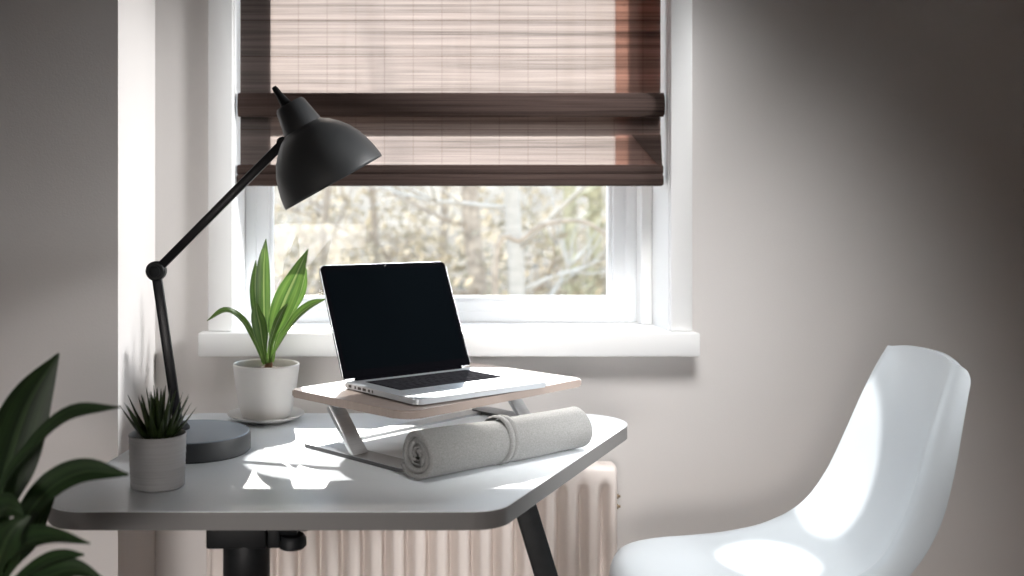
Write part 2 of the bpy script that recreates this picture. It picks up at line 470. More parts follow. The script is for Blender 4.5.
sheet('blind_fabric', [(.030, 2.24), (.030, 1.9), (.030, 1.53), (.031, 1.335)], BX0, BX1, M['blind'], 0)
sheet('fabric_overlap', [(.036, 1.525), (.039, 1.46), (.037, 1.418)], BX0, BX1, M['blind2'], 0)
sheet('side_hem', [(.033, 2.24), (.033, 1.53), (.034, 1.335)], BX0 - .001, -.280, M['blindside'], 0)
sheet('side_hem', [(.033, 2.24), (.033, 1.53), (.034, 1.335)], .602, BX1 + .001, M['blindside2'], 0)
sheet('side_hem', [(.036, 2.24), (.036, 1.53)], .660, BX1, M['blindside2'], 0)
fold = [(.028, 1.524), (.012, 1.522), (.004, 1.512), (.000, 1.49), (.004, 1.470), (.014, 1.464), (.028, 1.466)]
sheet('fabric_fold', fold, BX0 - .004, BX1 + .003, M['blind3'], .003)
# end flap where the lowest fold turns in
bm = bmesh.new()
vs = [bm.verts.new(p) for p in ((BX1 - .075, -.004, .118), (BX1, -.004, .118), (BX1 + .004, -.008, .0), (BX1 - .004, -.008, .035), (BX1 - .04, -.006, .075))]
bm.faces.new(vs); obj('fold_corner', bm, M['blind3'], bl)
bm = bmesh.new()
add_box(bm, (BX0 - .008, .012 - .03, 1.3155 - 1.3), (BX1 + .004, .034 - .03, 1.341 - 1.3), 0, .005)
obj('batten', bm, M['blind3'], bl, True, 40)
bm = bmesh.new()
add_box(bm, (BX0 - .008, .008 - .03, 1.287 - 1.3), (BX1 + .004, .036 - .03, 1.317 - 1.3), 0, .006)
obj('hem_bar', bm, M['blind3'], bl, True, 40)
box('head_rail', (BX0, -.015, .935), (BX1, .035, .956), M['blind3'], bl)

# ------------------------------------------------------------------ radiator
rad = thing('radiator', 'cream ribbed panel radiator under the window sill', 'radiator', (0, 0, 0))
RX0, RX1, RZ0, RZ1 = -.415, .582, .12, .600
bm = bmesh.new(); cols = []
nx = 300; pitch = .0535
prof_z = [(RZ0, .018), (RZ0 + .004, .008), (RZ0 + .018, .001), (RZ0 + .05, 0), (RZ0 + .055, 0), (RZ0 + .075, 1), ((RZ0 + RZ1) / 2, 1), (RZ1 - .075, 1), (RZ1 - .05, 0.3), (RZ1 - .042, 0), (RZ1 - .016, .001), (RZ1 - .004, .008), (RZ1, .018)]
for i in range(nx + 1):
    x = RX0 + (RX1 - RX0) * i / nx
    u = ((x - (RX1 - .034)) / pitch) % 1.0
    g = math.exp(-((min(u, 1 - u)) / .20) ** 2) * .036
    if x < RX0 + .035 or x > RX1 - .012: g = 0
    e = min(x - RX0, RX1 - x); er = .012
    edge = 0 if e > er else er - math.sqrt(max(0, er * er - (er - e) ** 2))
    c = []
    for z, k in prof_z:
        y = -.088 + edge
        if k in (0, 1, .3): y += g * k
        else: y += k
        zz = z
        if e < er: zz = min(max(z, RZ0 + edge * .8), RZ1 - edge * .8)
        c.append(bm.verts.new((x, y, zz)))
    cols.append(c)
for a, b in zip(cols, cols[1:]):
    for k in range(len(a) - 1): bm.faces.new((a[k], b[k], b[k + 1], a[k + 1]))
obj('front_panel', bm, M['radiator'], rad, True, 60)
bm = bmesh.new()
add_box(bm, (RX0 + .01, -.042, RZ0 + .02), (RX1 - .01, -.034, RZ1 - .01), 0, .003)
obj('rear_panel', bm, M['radiator'], rad)
for x in (RX0 + .004, RX1 - .007):
    box('side_cover', (x, -.074, RZ0 + .012), (x + .003, -.034, RZ1 - .002), M['radiator'], rad)
bm = bmesh.new()
add_box(bm, (RX0 + .008, -.070, RZ1 - .004), (RX1 - .008, -.036, RZ1 - .001))
k = RX0 + .02
while k < RX1 - .03:
    add_box(bm, (k, -.064, RZ1 - .001), (k + .018, -.060, RZ1 + .0005)); add_box(bm, (k, -.048, RZ1 - .001), (k + .018, -.044, RZ1 + .0005)); k += .026
obj('top_grille', bm, M['radiator'], rad)
for dz in (.495, .52):
    lathe('bleed_plug', [(0, 0), (.0065, 0), (.0065, .008), (.003, .010), (.003, .014), (0, .014)], M['brass'], rad, 14, (1, 0, 0), (RX1 - .004, -.066, dz))
for x in (-.3, .45):
    box('bracket', (x - .02, -.034, .3), (x + .02, -.0008, .36), M['radiator'], rad)
tube('supply_pipe', [(RX0 + .06, -.05, RZ0 + .03), (RX0 + .06, -.05, .0)], .009, M['radiator'], rad)
tube('supply_pipe', [(RX1 - .06, -.05, RZ0 + .03), (RX1 - .06, -.05, .0)], .009, M['radiator'], rad)
tube('riser_pipe', [(RX0 - .012, -.03, 0.0), (RX0 - .012, -.03, .55)], .007, M['radiator'], rad)

# ------------------------------------------------------------------ desk
DZ = .74
desk = thing('desk', 'white desk with rounded corners and slanted right side on black legs', 'desk', (0, 0, 0))
poly = rounded_poly([(-.560, -.935), (.190, -.935), (.632, -.148), (-.46, -.140)], [.075, .075, .10, .06], 12)
top = slab('desktop', poly, DZ - .030, DZ, [M['desk'], M['deskedge_shade']], desk, .0025, 1)
# left column with clamp bracket
box('bracket_plate', (-.291, -.86, DZ - .086), (-.190, -.80, DZ - .0305), M['black'], desk, bev=.004)
lathe('column_sleeve', [(.038, 0), (.040, .004), (.040, .085), (.036, .092), (0, .092)], M['black'], desk, 28, origin=(-.228, -.82, DZ - .031 - .122 + .0), cap1=False)
lathe('column', [(.032, 0), (.032, .625), (0, .625)], M['blackgloss'], desk, 28, origin=(-.228, -.82, .012))
bm = bmesh.new()
add_box(bm, (-.19, -.85, DZ - .088), (-.168, -.81, DZ - .032), 0, .004)
add_lathe(bm, [(0, 0), (.021, 0), (.025, .004), (.025, .016), (.021, .022), (0, .022)], 24, (0, 0, 1), (-.150, -.83, DZ - .092))
add_lathe(bm, [(0, 0), (.016, 0), (.016, .03), (0, .03)], 20, (1, 0, 0), (-.17, -.83, DZ - .055))
add_box(bm, (-.146, -.85, DZ - .060), (-.118, -.81, DZ - .042), 0, .006)
obj('clamp_knob', bm, M['black'], desk, True, 35)
bm = bmesh.new()
add_box(bm, (-.28, -.93, 0), (-.176, -.30, .022), 0, .006)
obj('foot', bm, M['black'], desk, True, 40)
a, b = V(.262, -.60, DZ - .031), V(.472, -.60, .02)
bar('leg', b, a, .043, .034, M['black'], desk, side=(1, 0, 0), bev=.004)
box('leg_plate', (.225, -.635, DZ - .036), (.335, -.545, DZ - .0302), M['black'], desk)
box('foot', (.435, -.64, 0), (.515, -.56, .022), M['black'], desk, bev=.004)

# ------------------------------------------------------------------ laptop stand
BZ = .85
sb = thing('laptop_stand', 'brown wooden laptop stand with slanted silver metal legs on the desk', 'laptop stand', (.1334, 2.1533 + CAMY, DZ), .7572)
w, d = .558, .346
bp = rounded_poly([(-w / 2, -d / 2), (w / 2, -d / 2), (w / 2, d / 2), (-w / 2, d / 2)], [.04, .02, .02, .012], 8)
slab('board', bp, BZ - .016 - DZ, BZ - DZ, M['boardtop'], sb, .003)
for sx in (-1, 1):
    x = sx * (w / 2 - (.014 if sx < 0 else .028))
    bar('leg', (x, -.030, .004), (x, .046, BZ - .016 - DZ - .003), .040, .010, M['steel'], sb, side=(1, 0, 0), bev=.002)
    box('leg_mount', (x - .013, .02, BZ - .018 - DZ), (x + .013, .075, BZ - .0155 - DZ), M['steel'], sb, bev=.001)
    fp = rounded_poly([(x - .024, -.175), (x + .030, -.175), (x + .030, .125), (x - .024, .125)], .02, 6)
    slab('foot_plate', fp, .0, .008, [M['plate'], M['plateedge']], sb, .001, 1)
slab('cross_plate', rounded_poly([(-w / 2 + .02, .085), (w / 2 - .05, .085), (w / 2 - .05, .124), (-w / 2 + .02, .124)], .004, 3), .0002, .0055, M['steel'], sb, .001)

# ------------------------------------------------------------------ laptop
LW, LD, LT = .352, .252, .0140
lp = thing('laptop', 'open silver laptop with black screen standing on the wooden stand', 'laptop', (.138, 2.094 + CAMY, BZ), math.radians(36))
slab('base', rounded_poly([(-LW / 2, -LD / 2), (LW / 2, -LD / 2), (LW / 2, LD / 2), (-LW / 2, LD / 2)], .013, 8), .003, LT, M['aludeck'], lp, .0025)
for x in (-1, 1):
    for y in (-1, 1):
        lathe('rubber_foot', [(0, 0), (.007, 0), (.008, .0032), (0, .0032)], M['dark'], lp, 16, origin=(x * (LW / 2 - .025), y * (LD / 2 - .025), 0))
kb = slab('keyboard', rounded_poly([(-.139, -.026), (.139, -.026), (.139, .0975), (-.139, .0975)], .003, 3), LT - .0004, LT + .0002, M['bezel'], lp, 0)
rows = [(.003, [1.15, 1, 1, 1.2, 5.1, 1.2, 1, .9, .9, .9]), (.0198, [2.2] + [1] * 10 + [2.15]), (.0366, [1.7] + [1] * 11 + [1.65]), (.0534, [1.4] + [1] * 12 + [1]), (.0702, [1] * 13 + [1.4])]
for y, ks in rows + [(.087, [1.03] * 14)]:
    tot = sum(ks); pit = .274 / tot; x = -.137; y = (y - .003) * 1.2 - .0235
    hh = .0176 if y < .07 else .011
    for kx in ks:
        box('key', (x + .0011, y, LT + .0002), (x + kx * pit - .0011, y + hh, LT + .0016), M['key'], kb, bev=.0004, seg=1)
        x += kx * pit
slab('touchpad', rounded_poly([(-.052, -.120), (.052, -.120), (.052, -.038), (-.052, -.038)], .004, 3), LT - .0002, LT + .0002, M['alu'], lp, 0)
slab('opening_notch', rounded_poly([(-.032, -LD / 2 - .0004), (.032, -LD / 2 - .0004), (.032, -LD / 2 + .004), (-.032, -LD / 2 + .004)], .001, 3), LT - .003, LT + .0001, M['seal'], lp, 0)
for k, (yy, ww) in enumerate(((.098, .010), (.079, .005), (.064, .011), (.047, .011), (.030, .006), (.018, .004))):
    box('port', (-LW / 2 - .0004, yy - ww / 2, .0058), (-LW / 2 + .002, yy + ww / 2, .0112), M['dark'], lp)
tube('hinge', [(-.145, LD / 2 - .003, LT + .001), (.145, LD / 2 - .003, LT + .001)], .0055, M['bezel'], lp, 14)
# lid: built flat then tilted back about the hinge line
lid_e = bpy.data.objects.new('screen_lid', None); link(lid_e, lp)
tilt = math.radians(22); lid_e.location = (0, LD / 2 - .004, LT + .002); lid_e.rotation_euler = (PI / 2 - tilt, 0, 0)
H = .256
slab('lid_shell', rounded_poly([(-LW / 2, .002), (LW / 2, .002), (LW / 2, H), (-LW / 2, H)], [.006, .006, .013, .013], 8), -.0045, .0005, M['alulid'], lid_e, .0015)
slab('bezel', rounded_poly([(-LW / 2 + .0012, .0035), (LW / 2 - .0012, .0035), (LW / 2 - .0012, H - .0012), (-LW / 2 + .0012, H - .0012)], [.005, .005, .012, .012], 8), .0004, .0011, M['bezel'], lid_e, 0)
slab('display', rounded_poly([(-LW / 2 + .011, .020), (LW / 2 - .011, .020), (LW / 2 - .011, H - .012), (-LW / 2 + .011, H - .012)], .001, 2), .0010, .0014, M['screen'], lid_e, 0)
lathe('camera_lens', [(0, 0), (.0016, 0), (.0016, .0003), (0, .0004)], M['dark'], lid_e, 12, origin=(0, H - .006, .0011))

# ------------------------------------------------------------------ rolled towel
ta, tb = V(.062, 1.788 + CAMY, DZ), V(.398, 2.030 + CAMY, DZ)
ax = (tb - ta); TL = ax.length
tw = thing('rolled_towel', 'grey terry towel rolled up, lying before the laptop stand', 'towel', ta, math.atan2(ax.y, ax.x))
R0 = .0455; th = .0075; turns = 3.1; ns = 240; nl = 56
bm = bmesh.new(); rings = []
for i in range(nl + 1):
    xx = TL * i / nl
    sag = 1 - .05 * math.exp(-((xx - TL * .495) / .03) ** 2) + .012 * math.sin(xx * 31) - .05 * (xx / TL)
    ring = []
    for j in range(ns + 1):
        a = turns * 2 * PI * j / ns
        r = .007 + (R0 - .007) * (j / ns) ** .95
        r *= sag
        wob = 1 + .03 * math.sin(3 * a + xx * 14) * (j / ns)
        aa = a - PI * .5 - turns * 2 * PI + 1.0
        endoff = (-.010 * (1 - j / ns) if i == 0 else (.006 * (1 - j / ns) if i == nl else 0)) * -1
        rz = r * wob * .98
        ring.append(bm.verts.new((xx + endoff + .0016 * math.sin(a * 2.3) * (i in (0, nl)), math.cos(aa) * r * wob * 1.03, max(R0 * .985 + math.sin(aa) * rz, .0042))))
    rings.append(ring)
for a, b in zip(rings, rings[1:]):
    for j in range(ns): bm.faces.new((a[j], a[j + 1], b[j + 1], b[j]))
o = obj('towel_roll', bm, M['towel'], tw, True)
md = o.modifiers.new('s', 'SOLIDIFY'); md.thickness = .0098; md.offset = -.3
# woven border band about two thirds along
bm = bmesh.new()
for xc in (.478, .51):
    seg = 64; r_ = R0 * (1.012 if xc == .478 else 1.0)
    rg = []
    for dx, dr in ((-.007, -.003), (-.004, .0004), (0, .001), (.004, .0004), (.007, -.003)):
        rg.append([bm.verts.new((TL * xc + dx + .004 * math.sin(k / seg * 2 * PI), math.cos(2 * PI * k / seg) * (r_ + dr) * 1.0, max(R0 * .985 + math.sin(2 * PI * k / seg) * (r_ + dr) * .985, .0005))) for k in range(seg)])
    for a, b in zip(rg, rg[1:]):
        for k in range(seg): bm.faces.new((a[k], a[(k + 1) % seg], b[(k + 1) % seg], b[k]))
obj('border_band', bm, M['towel'], tw, True)

# ------------------------------------------------------------------ desk lamp
lm = thing('desk_lamp', 'dark grey jointed desk lamp with a bell shade on round base', 'lamp', (-.375, 2.01 + CAMY, DZ))
LO = V(-.375, 2.01 + CAMY, DZ)


def Lc(p): return Vector(p) - LO


lathe('base', [(0, 0), (.1105, 0), (.1145, .004), (.1145, .034), (.112, .038)], M['grey'], lm, 72, cap1=False)
lathe('base_top', [(.1121, .0375), (.1095, .0395), (0, .0395)], M['basetop_lit'], lm, 72, cap0=False)
J0, J1 = U(179, 430, 2.03), U(156, 271, 2.03)
J2 = U(283, 143, 2.00)
J0.z = DZ + .038
bar('lower_arm', Lc(J0), Lc(J1), .020, .012, M['blackgloss'], lm, side=(1, 0, 0), bev=.003)
bar('lower_arm', Lc(J0 + V(.0, .016, 0)), Lc(J1 + V(0, .016, 0)), .010, .008, M['blackgloss'], lm, side=(1, 0, 0), bev=.002)
lathe('arm_socket', [(.022, 0), (.022, .006), (.016, .014), (0, .014)], M['black'], lm, 24, origin=Lc(J0))
bm = bmesh.new()
add_lathe(bm, [(0, -.016), (.017, -.016), (.020, -.012), (.020, .006), (.017, .010), (0, .010)], 28, (0, -1, 0), Lc(J1))
add_lathe(bm, [(.0, .010), (.011, .010), (.011, .017), (.007, .019), (0, .019)], 20, (0, -1, 0), Lc(J1))
obj('elbow_joint', bm, M['black'], lm, True, 35)
bar('upper_arm', Lc(J1), Lc(J2), .018, .012, M['blackgloss'], lm, side=(-1, 0, 1), bev=.003)
# shade
axd = V(.49, .05, -.87).normalized()
mouth = U(334, 183, 2.0)
k = 2.0 / 1000
prof = [(54.5, 0), (54.8, 3), (53.5, 12), (51, 22), (47, 33), (41.5, 43), (34, 52), (27, 58.5), (21, 62), (20.5, 63)]
po = [(r * k, -h * k) for r, h in prof]
so = Lc(mouth)
bm = bmesh.new(); add_lathe(bm, [(r, h) for r, h in po], 72, axd, so, False, False)
sh = obj('shade', bm, [M['grey'], M['shadein'], M['grey']], lm, True, 50)
md = sh.modifiers.new('s', 'SOLIDIFY'); md.thickness = .0022; md.offset = 0; md.material_offset = 0
bm = bmesh.new(); add_lathe(bm, [(0, .062 * -2), (20.8 * k, -62 * k), (20.3 * k, -66 * k), (15.8 * k, -88 * k), (14 * k, -90.5 * k), (0, -90.5 * k)][1:], 48, axd, so, False, True)
obj('shade_neck', bm, M['grey'], lm, True, 35)
stem_ax = V(.56, .05, -.80).normalized(); st = so - axd * 88 * k
bm = bmesh.new(); add_lathe(bm, [(0, -24 * k), (2.4 * k, -23.5 * k), (3 * k, -21 * k), (3.6 * k, -14 * k), (5.0 * k, -6 * k), (6.6 * k, 0), (6.6 * k, 2 * k)], 20, stem_ax, st - V(.012, 0, .002) * .5, False, True)
obj('cable_stem', bm, M['black'], lm, True, 40)
lathe('shade_pivot', [(0, -.012), (.012, -.012), (.012, .012), (0, .012)], M['black'], lm, 20, (0, 1, 0), Lc(J2))
lathe('bulb', [(0, .0), (.02, .006), (.029, .022), (.027, .04), (.015, .062), (.013, .085), (0, .085)], M['shadein'], lm, 24, -axd, so - axd * .03)

# ------------------------------------------------------------------ succulent in ribbed pot
sx, sd = -.388, 1.745
su = thing('potted_succulent', 'small spiky succulent in a grey-white ribbed pot at the front of the desk', 'plant', (sx, sd + CAMY, DZ))
prof = [(0, 0), (.043, 0), (.0465, .003)]
for i in range(25): prof.append((.0465 + .003 * i / 24 + .0005 * math.sin(i * 2.1), .005 + .083 * i / 24))
prof += [(.0500, .0905), (.0485, .0925), (.0465, .091), (.046, .075), (0, .075)]
lathe('pot', prof, M['ribbed'], su, 56, angle=60)
lathe('soil', [(.0458, .077), (.03, .080), (0, .081)], M['soil'], su, 32, cap0=False)
for i in range(46):
    a = i * 2.39996; f = (i + .5) / 46
    rad_ = .004 + .028 * f; lean = .08 + .72 * f ** 1.1; ln = .094 - .014 * f + random.uniform(-.008, .006)
    dr = V(math.cos(a), math.sin(a), 0)
    p0 = dr * rad_ * .7 + V(0, 0, .078)
    out = dr * math.sin(lean); upv = V(0, 0, math.cos(lean))
    p1 = p0 + (out * 1.0 + upv * .9) * ln * .45; p2 = p0 + out * ln * .92 + upv * ln * 1.02
    wv = random.uniform(.0125, .0165)
    leaf('leaf', [p0, p1, p2], [wv * .9, wv, wv * .55, .0008], V(0, 0, 1) - dr * .6, M['leafdark'], su, fold=.35, n=9, across=4)

# ------------------------------------------------------------------ dracaena in white pot, on its saucer
pc = V(-.262, 2.305 + CAMY, DZ)
lathe('saucer', [(0, 0), (.052, 0), (.058, .003), (.083, .012), (.0885, .0165), (.0875, .0185), (.081, .016), (.057, .0085), (0, .0085)], M['ceramic'], None, 64).location = pc
tag(bpy.data.objects['saucer'], 'round white saucer under the larger white plant pot', 'saucer')
pp = thing('potted_dracaena', 'green striped leafy plant in a smooth white pot on the saucer', 'plant', pc + V(0, 0, .0086))
lathe('pot', [(0, 0), (.050, 0), (.056, .004), (.062, .025), (.070, .07), (.0755, .112), (.0765, .121), (.0745, .1235), (.0722, .121), (.070, .100), (0, .100)], M['ceramic'], pp, 64)
lathe('soil', [(.0705, .104), (.05, .108), (.02, .112), (0, .113)], M['soil'], pp, 40, cap0=False)
PO = Vector(pp.location)
bz = V(0, 0, .108)


def D(px, py, dd=2.305): return U(px, py, dd) - PO


tube('stem', [bz + V(.004, 0, 0), bz + V(.006, 0, .014), bz + V(.004, 0, .028)], [.010, .009, .006], M['stem'], pp, 12)
fr = V(0, -1, .15)
specs = [
    # centre line (px, py, depth), widths in px, facing, fold
    ([(266, 362, 2.305), (265, 340, 2.31), (264, 300, 2.325), (264, 268, 2.33), (266, 239, 2.33)], [4, 5, 15, 17, 13, 1], V(-.35, -1, 0), .14),
    ([(263, 362, 2.30), (260, 335, 2.33), (256, 300, 2.35), (255, 280, 2.355), (256, 260, 2.36)], [4, 4, 11, 12, 8, 1], V(-.6, -1, 0), .16),
    ([(270, 362, 2.30), (273, 335, 2.28), (283, 305, 2.26), (295, 278, 2.25), (308, 249, 2.24)], [4, 5, 20, 23, 15, 1], V(.15, -1, .1), .13),
    ([(272, 362, 2.31), (277, 340, 2.33), (290, 310, 2.36), (301, 290, 2.37), (306, 268, 2.38)], [4, 4, 9, 12, 10, 2], V(.5, -1, 0), .1),
    ([(270, 364, 2.30), (277, 348, 2.27), (293, 322, 2.25), (309, 307, 2.24), (326, 299, 2.23)], [4, 5, 8, 12, 10, 1], V(-.5, -.8, .7), .2),
    ([(265, 364, 2.30), (256, 342, 2.27), (244, 322, 2.24), (226, 311, 2.21), (207, 321, 2.19)], [4, 5, 6, 9, 8, 1], V(-.3, -.75, .8), .2),
    ([(266, 362, 2.29), (263, 345, 2.25), (260, 325, 2.225), (257, 312, 2.215), (257, 303, 2.21)], [4, 7, 14, 14, 9, 2], V(-.1, -1, .1), .15),
    ([(268, 363, 2.29), (270, 345, 2.26), (276, 325, 2.25), (282, 312, 2.25), (288, 303, 2.25)], [4, 4, 6, 7, 5, 1], V(.3, -1, .3), .2),
]
for pts, wd, nr, fo in specs:
    leaf('leaf', [D(*p) for p in pts], [x * 2.3 / 1000 for x in wd], nr, M['leaf'], pp, fold=fo, n=22, across=8)

# ------------------------------------------------------------------ big floor plant, lower left
fp_ = V(-.535, 1.36 + CAMY, 0)
bgp = thing('floor_plant', 'tall dark green broad-leaved plant beside the left end of the desk', 'plant', fp_)
lathe('pot', [(0, 0), (.105, 0), (.112, .006), (.135, .26), (.138, .28), (.132, .283), (.128, .27), (.126, .25), (0, .25)], M['pot'], bgp, 48)
lathe('soil', [(.127, .255), (0, .262)], M['soil'], bgp, 32, cap0=False)
tube('stem', catmull([(0, 0, .25), (.01, .005, .4), (-.006, 0, .55), (0, 0, .72)], 14), [.016] * 8 + [.014] * 6, M['greenstem'], bgp, 12)


def B(px, py, dd): return U(px, py, dd) - fp_


K = 1.36 / 1000
big = [
    ([(-8, 560, 1.36), (0, 500, 1.37), (12, 450, 1.38), (30, 400, 1.39), (59, 353, 1.40)], [8, 26, 52, 54, 38, 2], V(.55, -1, .1), .12, 0),
    ([(-6, 560, 1.36), (2, 490, 1.35), (30, 450, 1.33), (70, 415, 1.31), (122, 407, 1.29)], [7, 10, 15, 19, 16, 1], V(-.35, -.75, .65), .2, 0),
    ([(-4, 580, 1.36), (20, 528, 1.34), (48, 491, 1.33), (84, 472, 1.31), (129, 475, 1.29)], [8, 16, 28, 30, 22, 2], V(-.2, -.8, .5), .18, 0),
    ([(-4, 590, 1.36), (10, 560, 1.32), (28, 543, 1.28), (55, 538, 1.26), (90, 544, 1.24)], [8, 22, 34, 26, 14, 2], V(-.1, -.7, .6), .2, .3),
    ([(-4, 600, 1.36), (20, 580, 1.33), (42, 566, 1.31), (62, 558, 1.30), (84, 555, 1.29)], [8, 14, 20, 20, 14, 2], V(-.2, -.6, .8), .2, 0),
    ([(-4, 610, 1.36), (30, 585, 1.32), (55, 574, 1.30), (78, 570, 1.29), (102, 578, 1.28)], [8, 14, 24, 24, 14, 2], V(-.1, -.7, .7), .2, 0),
    ([(-8, 590, 1.36), (-10, 545, 1.32), (-2, 515, 1.29), (10, 508, 1.27), (24, 516, 1.26)], [8, 24, 34, 30, 20, 3], V(-.2, -.8, .6), .2, 0),
    ([(-10, 600, 1.36), (-4, 570, 1.32), (4, 545, 1.29), (14, 528, 1.28), (30, 516, 1.28)], [8, 22, 36, 32, 18, 3], V(.3, -1, .2), .15, 0),
    ([(-6, 590, 1.36), (14, 558, 1.40), (30, 536, 1.43), (42, 515, 1.45), (54, 498, 1.46)], [8, 14, 22, 20, 12, 2], V(.3, -1, 0), .15, 0),
    ([(-12, 590, 1.36), (-50, 540, 1.40), (-85, 490, 1.45), (-120, 460, 1.50), (-170, 450, 1.56)], [8, 20, 44, 46, 30, 2], V(.3, -.8, .5), .15, 0),
    ([(-12, 590, 1.36), (-60, 560, 1.33), (-110, 548, 1.30), (-150, 560, 1.28), (-190, 590, 1.26)], [8, 16, 36, 40, 26, 2], V(0, -.6, .8), .15, 0),
    ([(-10, 590, 1.36), (-30, 530, 1.44), (-40, 470, 1.50), (-42, 420, 1.56), (-30, 370, 1.62)], [8, 20, 44, 48, 30, 2], V(.2, -1, .1), .15, 0),
]
for pts, wd, nr, fo, cu in big:
    leaf('leaf', [B(*p) for p in pts], [x * K for x in wd], nr, M['leafbig'], bgp, fold=fo, n=26, across=8, curl=cu)

# ------------------------------------------------------------------ white shell chair
ch = thing('shell_chair', 'white moulded shell chair facing the desk beneath the bare wall', 'chair', (.766, 2.02 + CAMY, 0), PI - math.radians(2))
cen = [(.268, .432), (.275, .455), (.258, .481), (.18, .492), (.09, .488), (0, .479), (-.105, .480), (-.195, .508), (-.248, .585), (-.283, .68), (-.308, .78), (-.328, .865), (-.340, .918), (-.344, .943)]
edg = [(.225, .425), (.230, .448), (.215, .474), (.165, .490), (.085, .500), (.005, .516), (-.078, .546), (-.145, .598), (-.193, .668), (-.231, .748), (-.266, .824), (-.298, .885), (-.320, .918), (-.329, .931)]
hw = [.160, .173, .187, .197, .207, .214, .216, .212, .203, .192, .178, .164, .154, .147]
nv, nu = 60, 40
SM = 240
Cs = catmull([V(a, 0, b) for a, b in cen], SM); Es = catmull([V(a, 0, b) for a, b in edg], SM)
Hs = [q.x for q in catmull([V(h_, 0, 0) for h_ in hw], SM)]
Rs = [q.x for q in catmull([V(h_, 0, 0) for h_ in [.3, .5, .8, 1, 1, 1, 1.15, 1.45, 1.5, 1.3, 1.0, .7, .5, .4]], SM)]


def samp(lst, v):
    t = min(max(v, 0), 1) * (SM - 1); k_ = min(int(t), SM - 2); f_ = t - k_
    return lst[k_] * (1 - f_) + lst[k_ + 1] * f_


bm = bmesh.new(); rows = []
for i in range(nv):
    r = []
    for j in range(nu + 1):
        u = -1 + 2 * j / nu
        u = math.copysign(1 - (1 - abs(u)) ** 1.25, u)       # denser towards the rims
        au = abs(u); q_ = 1 - max(0, 1 - au ** 2.7) ** (1 / 2.7)
        v = .05 * q_ + (1 - .115 * q_ - .05 * q_) * i / (nv - 1)
        kk = au ** 2.6
        c_, e_ = samp(Cs, v), samp(Es, v)
        p = c_ * (1 - kk) + e_ * kk
        tt = max(0, (au - .80) / .20)                         # rim rolls outwards and away from the sitter
        tg = (samp(Cs, v + .01) - samp(Cs, v - .01)).normalized(); nb = V(-tg.z, 0, tg.x)
        p = p + nb * (.042 * tt ** 2.2) * samp(Rs, v)
        r.append(bm.verts.new((p.x, u * samp(Hs, v) * (1 - .035 * tt ** 3), p.z)))
    rows.append(r)
for a, b in zip(rows, rows[1:]):
    for j in range(nu): bm.faces.new((a[j], a[j + 1], b[j + 1], b[j]))
shl = obj('shell', bm, M['chair'], ch, True)
md = shl.modifiers.new('s', 'SOLIDIFY'); md.thickness = .016; md.offset = -1
md = shl.modifiers.new('b', 'BEVEL'); md.width = .005; md.segments = 3; md.limit_method = 'ANGLE'; md.angle_limit = math.radians(50)
md = shl.modifiers.new('u', 'SUBSURF'); md.levels = 1; md.render_levels = 1
for sx_ in (-1, 1):
    for sy_ in (-1, 1):
        bm = bmesh.new(); add_tube(bm, [(sx_ * .10 - .01, sy_ * .10, .462), (sx_ * .2 - .01, sy_ * .205, 0)], [.017, .011], 16)
        obj('leg', bm, M['wood'], ch, True, 50)
bm = bmesh.new()
add_box(bm, (-.14, -.02, .435), (.12, .02, .462), 0, .004); add_box(bm, (-.03, -.13, .435), (.01, .13, .462), 0, .004)
obj('seat_mount', bm, M['black'], ch, True, 40)

# ------------------------------------------------------------------ outside: dry bank, trees, undergrowth
bm = bmesh.new(); g = 40; grid = []
for j in range(g + 1):
    y = 1.5 + 34 * (j / g) ** 1.3
    row = []
    for i in range(g + 1):
        x = -22 + 44 * i / g
        z = -.9 + max(0, y - 4) * .20 + .12 * math.sin(x * 1.3 + y) + .1 * math.sin(y * 2.1 - x * .7)
        row.append(bm.verts.new((x, y, z)))
    grid.append(row)
for a, b in zip(grid, grid[1:]):
    for i in range(g): bm.faces.new((a[i], a[i + 1], b[i + 1], b[i]))
struct(obj('ground', bm, M['ground'], None, True))


def gz(x, y): return -.9 + max(0, y - 4) * .20 + .12 * math.sin(x * 1.3 + y) + .1 * math.sin(y * 2.1 - x * .7)


def branch_path(p, d, ln, n=7, wob=.18, droop=0):
    pts = [Vector(p)]; d = Vector(d).normalized()
    for i in range(n - 1):
        d = (d + V(random.uniform(-wob, wob), random.uniform(-wob, wob), random.uniform(-wob, wob) - droop)).normalized()
        pts.append(pts[-1] + d * ln / (n - 1))
    return pts


def tree(px, dist, r, m, label, lean=0, nb=9, hgt=5.5, low=.5):
    x = (px - 380) * dist / 1000; y = dist + CAMY; z0 = gz(x, y) - .05
    t = thing('bare_tree', label, 'tree', (x, y, z0), 0, 'bare trees outside the window')
    pts = catmull([(0, 0, 0), (lean * .3, .05, hgt * .25), (lean * .6 + random.uniform(-.1, .1), 0, hgt * .55), (lean, .1, hgt)], 14)
    tube('trunk', pts, lerp_list([r * 1.15, r, r * .8, r * .35], 14), m, t, 10)
    for k in range(nb):
        f = low / hgt + (1 - low / hgt - .05) * (k / max(1, nb - 1)) ** 1.4
        p = pts[min(13, int(f * 13))]; a = random.uniform(0, 2 * PI)
        d = V(math.cos(a), math.sin(a) * .6, random.uniform(.15, .8))
        ln = random.uniform(.9, 1.9)
        bp_ = branch_path(p, d, ln)
        bm = bmesh.new(); add_tube(bm, bp_, lerp_list([r * .32, r * .2, .006], len(bp_)), 7)
        for q in range(7):
            i0 = random.randint(2, len(bp_) - 2)
            tw_ = branch_path(bp_[i0], d + V(random.uniform(-1, 1), random.uniform(-1, 1), random.uniform(-.3, .8)), random.uniform(.35, .9), 5, .3)
            add_tube(bm, tw_, lerp_list([.010, .007, .003], 5), 5)
        obj('branch', bm, m, t, True)
    return t


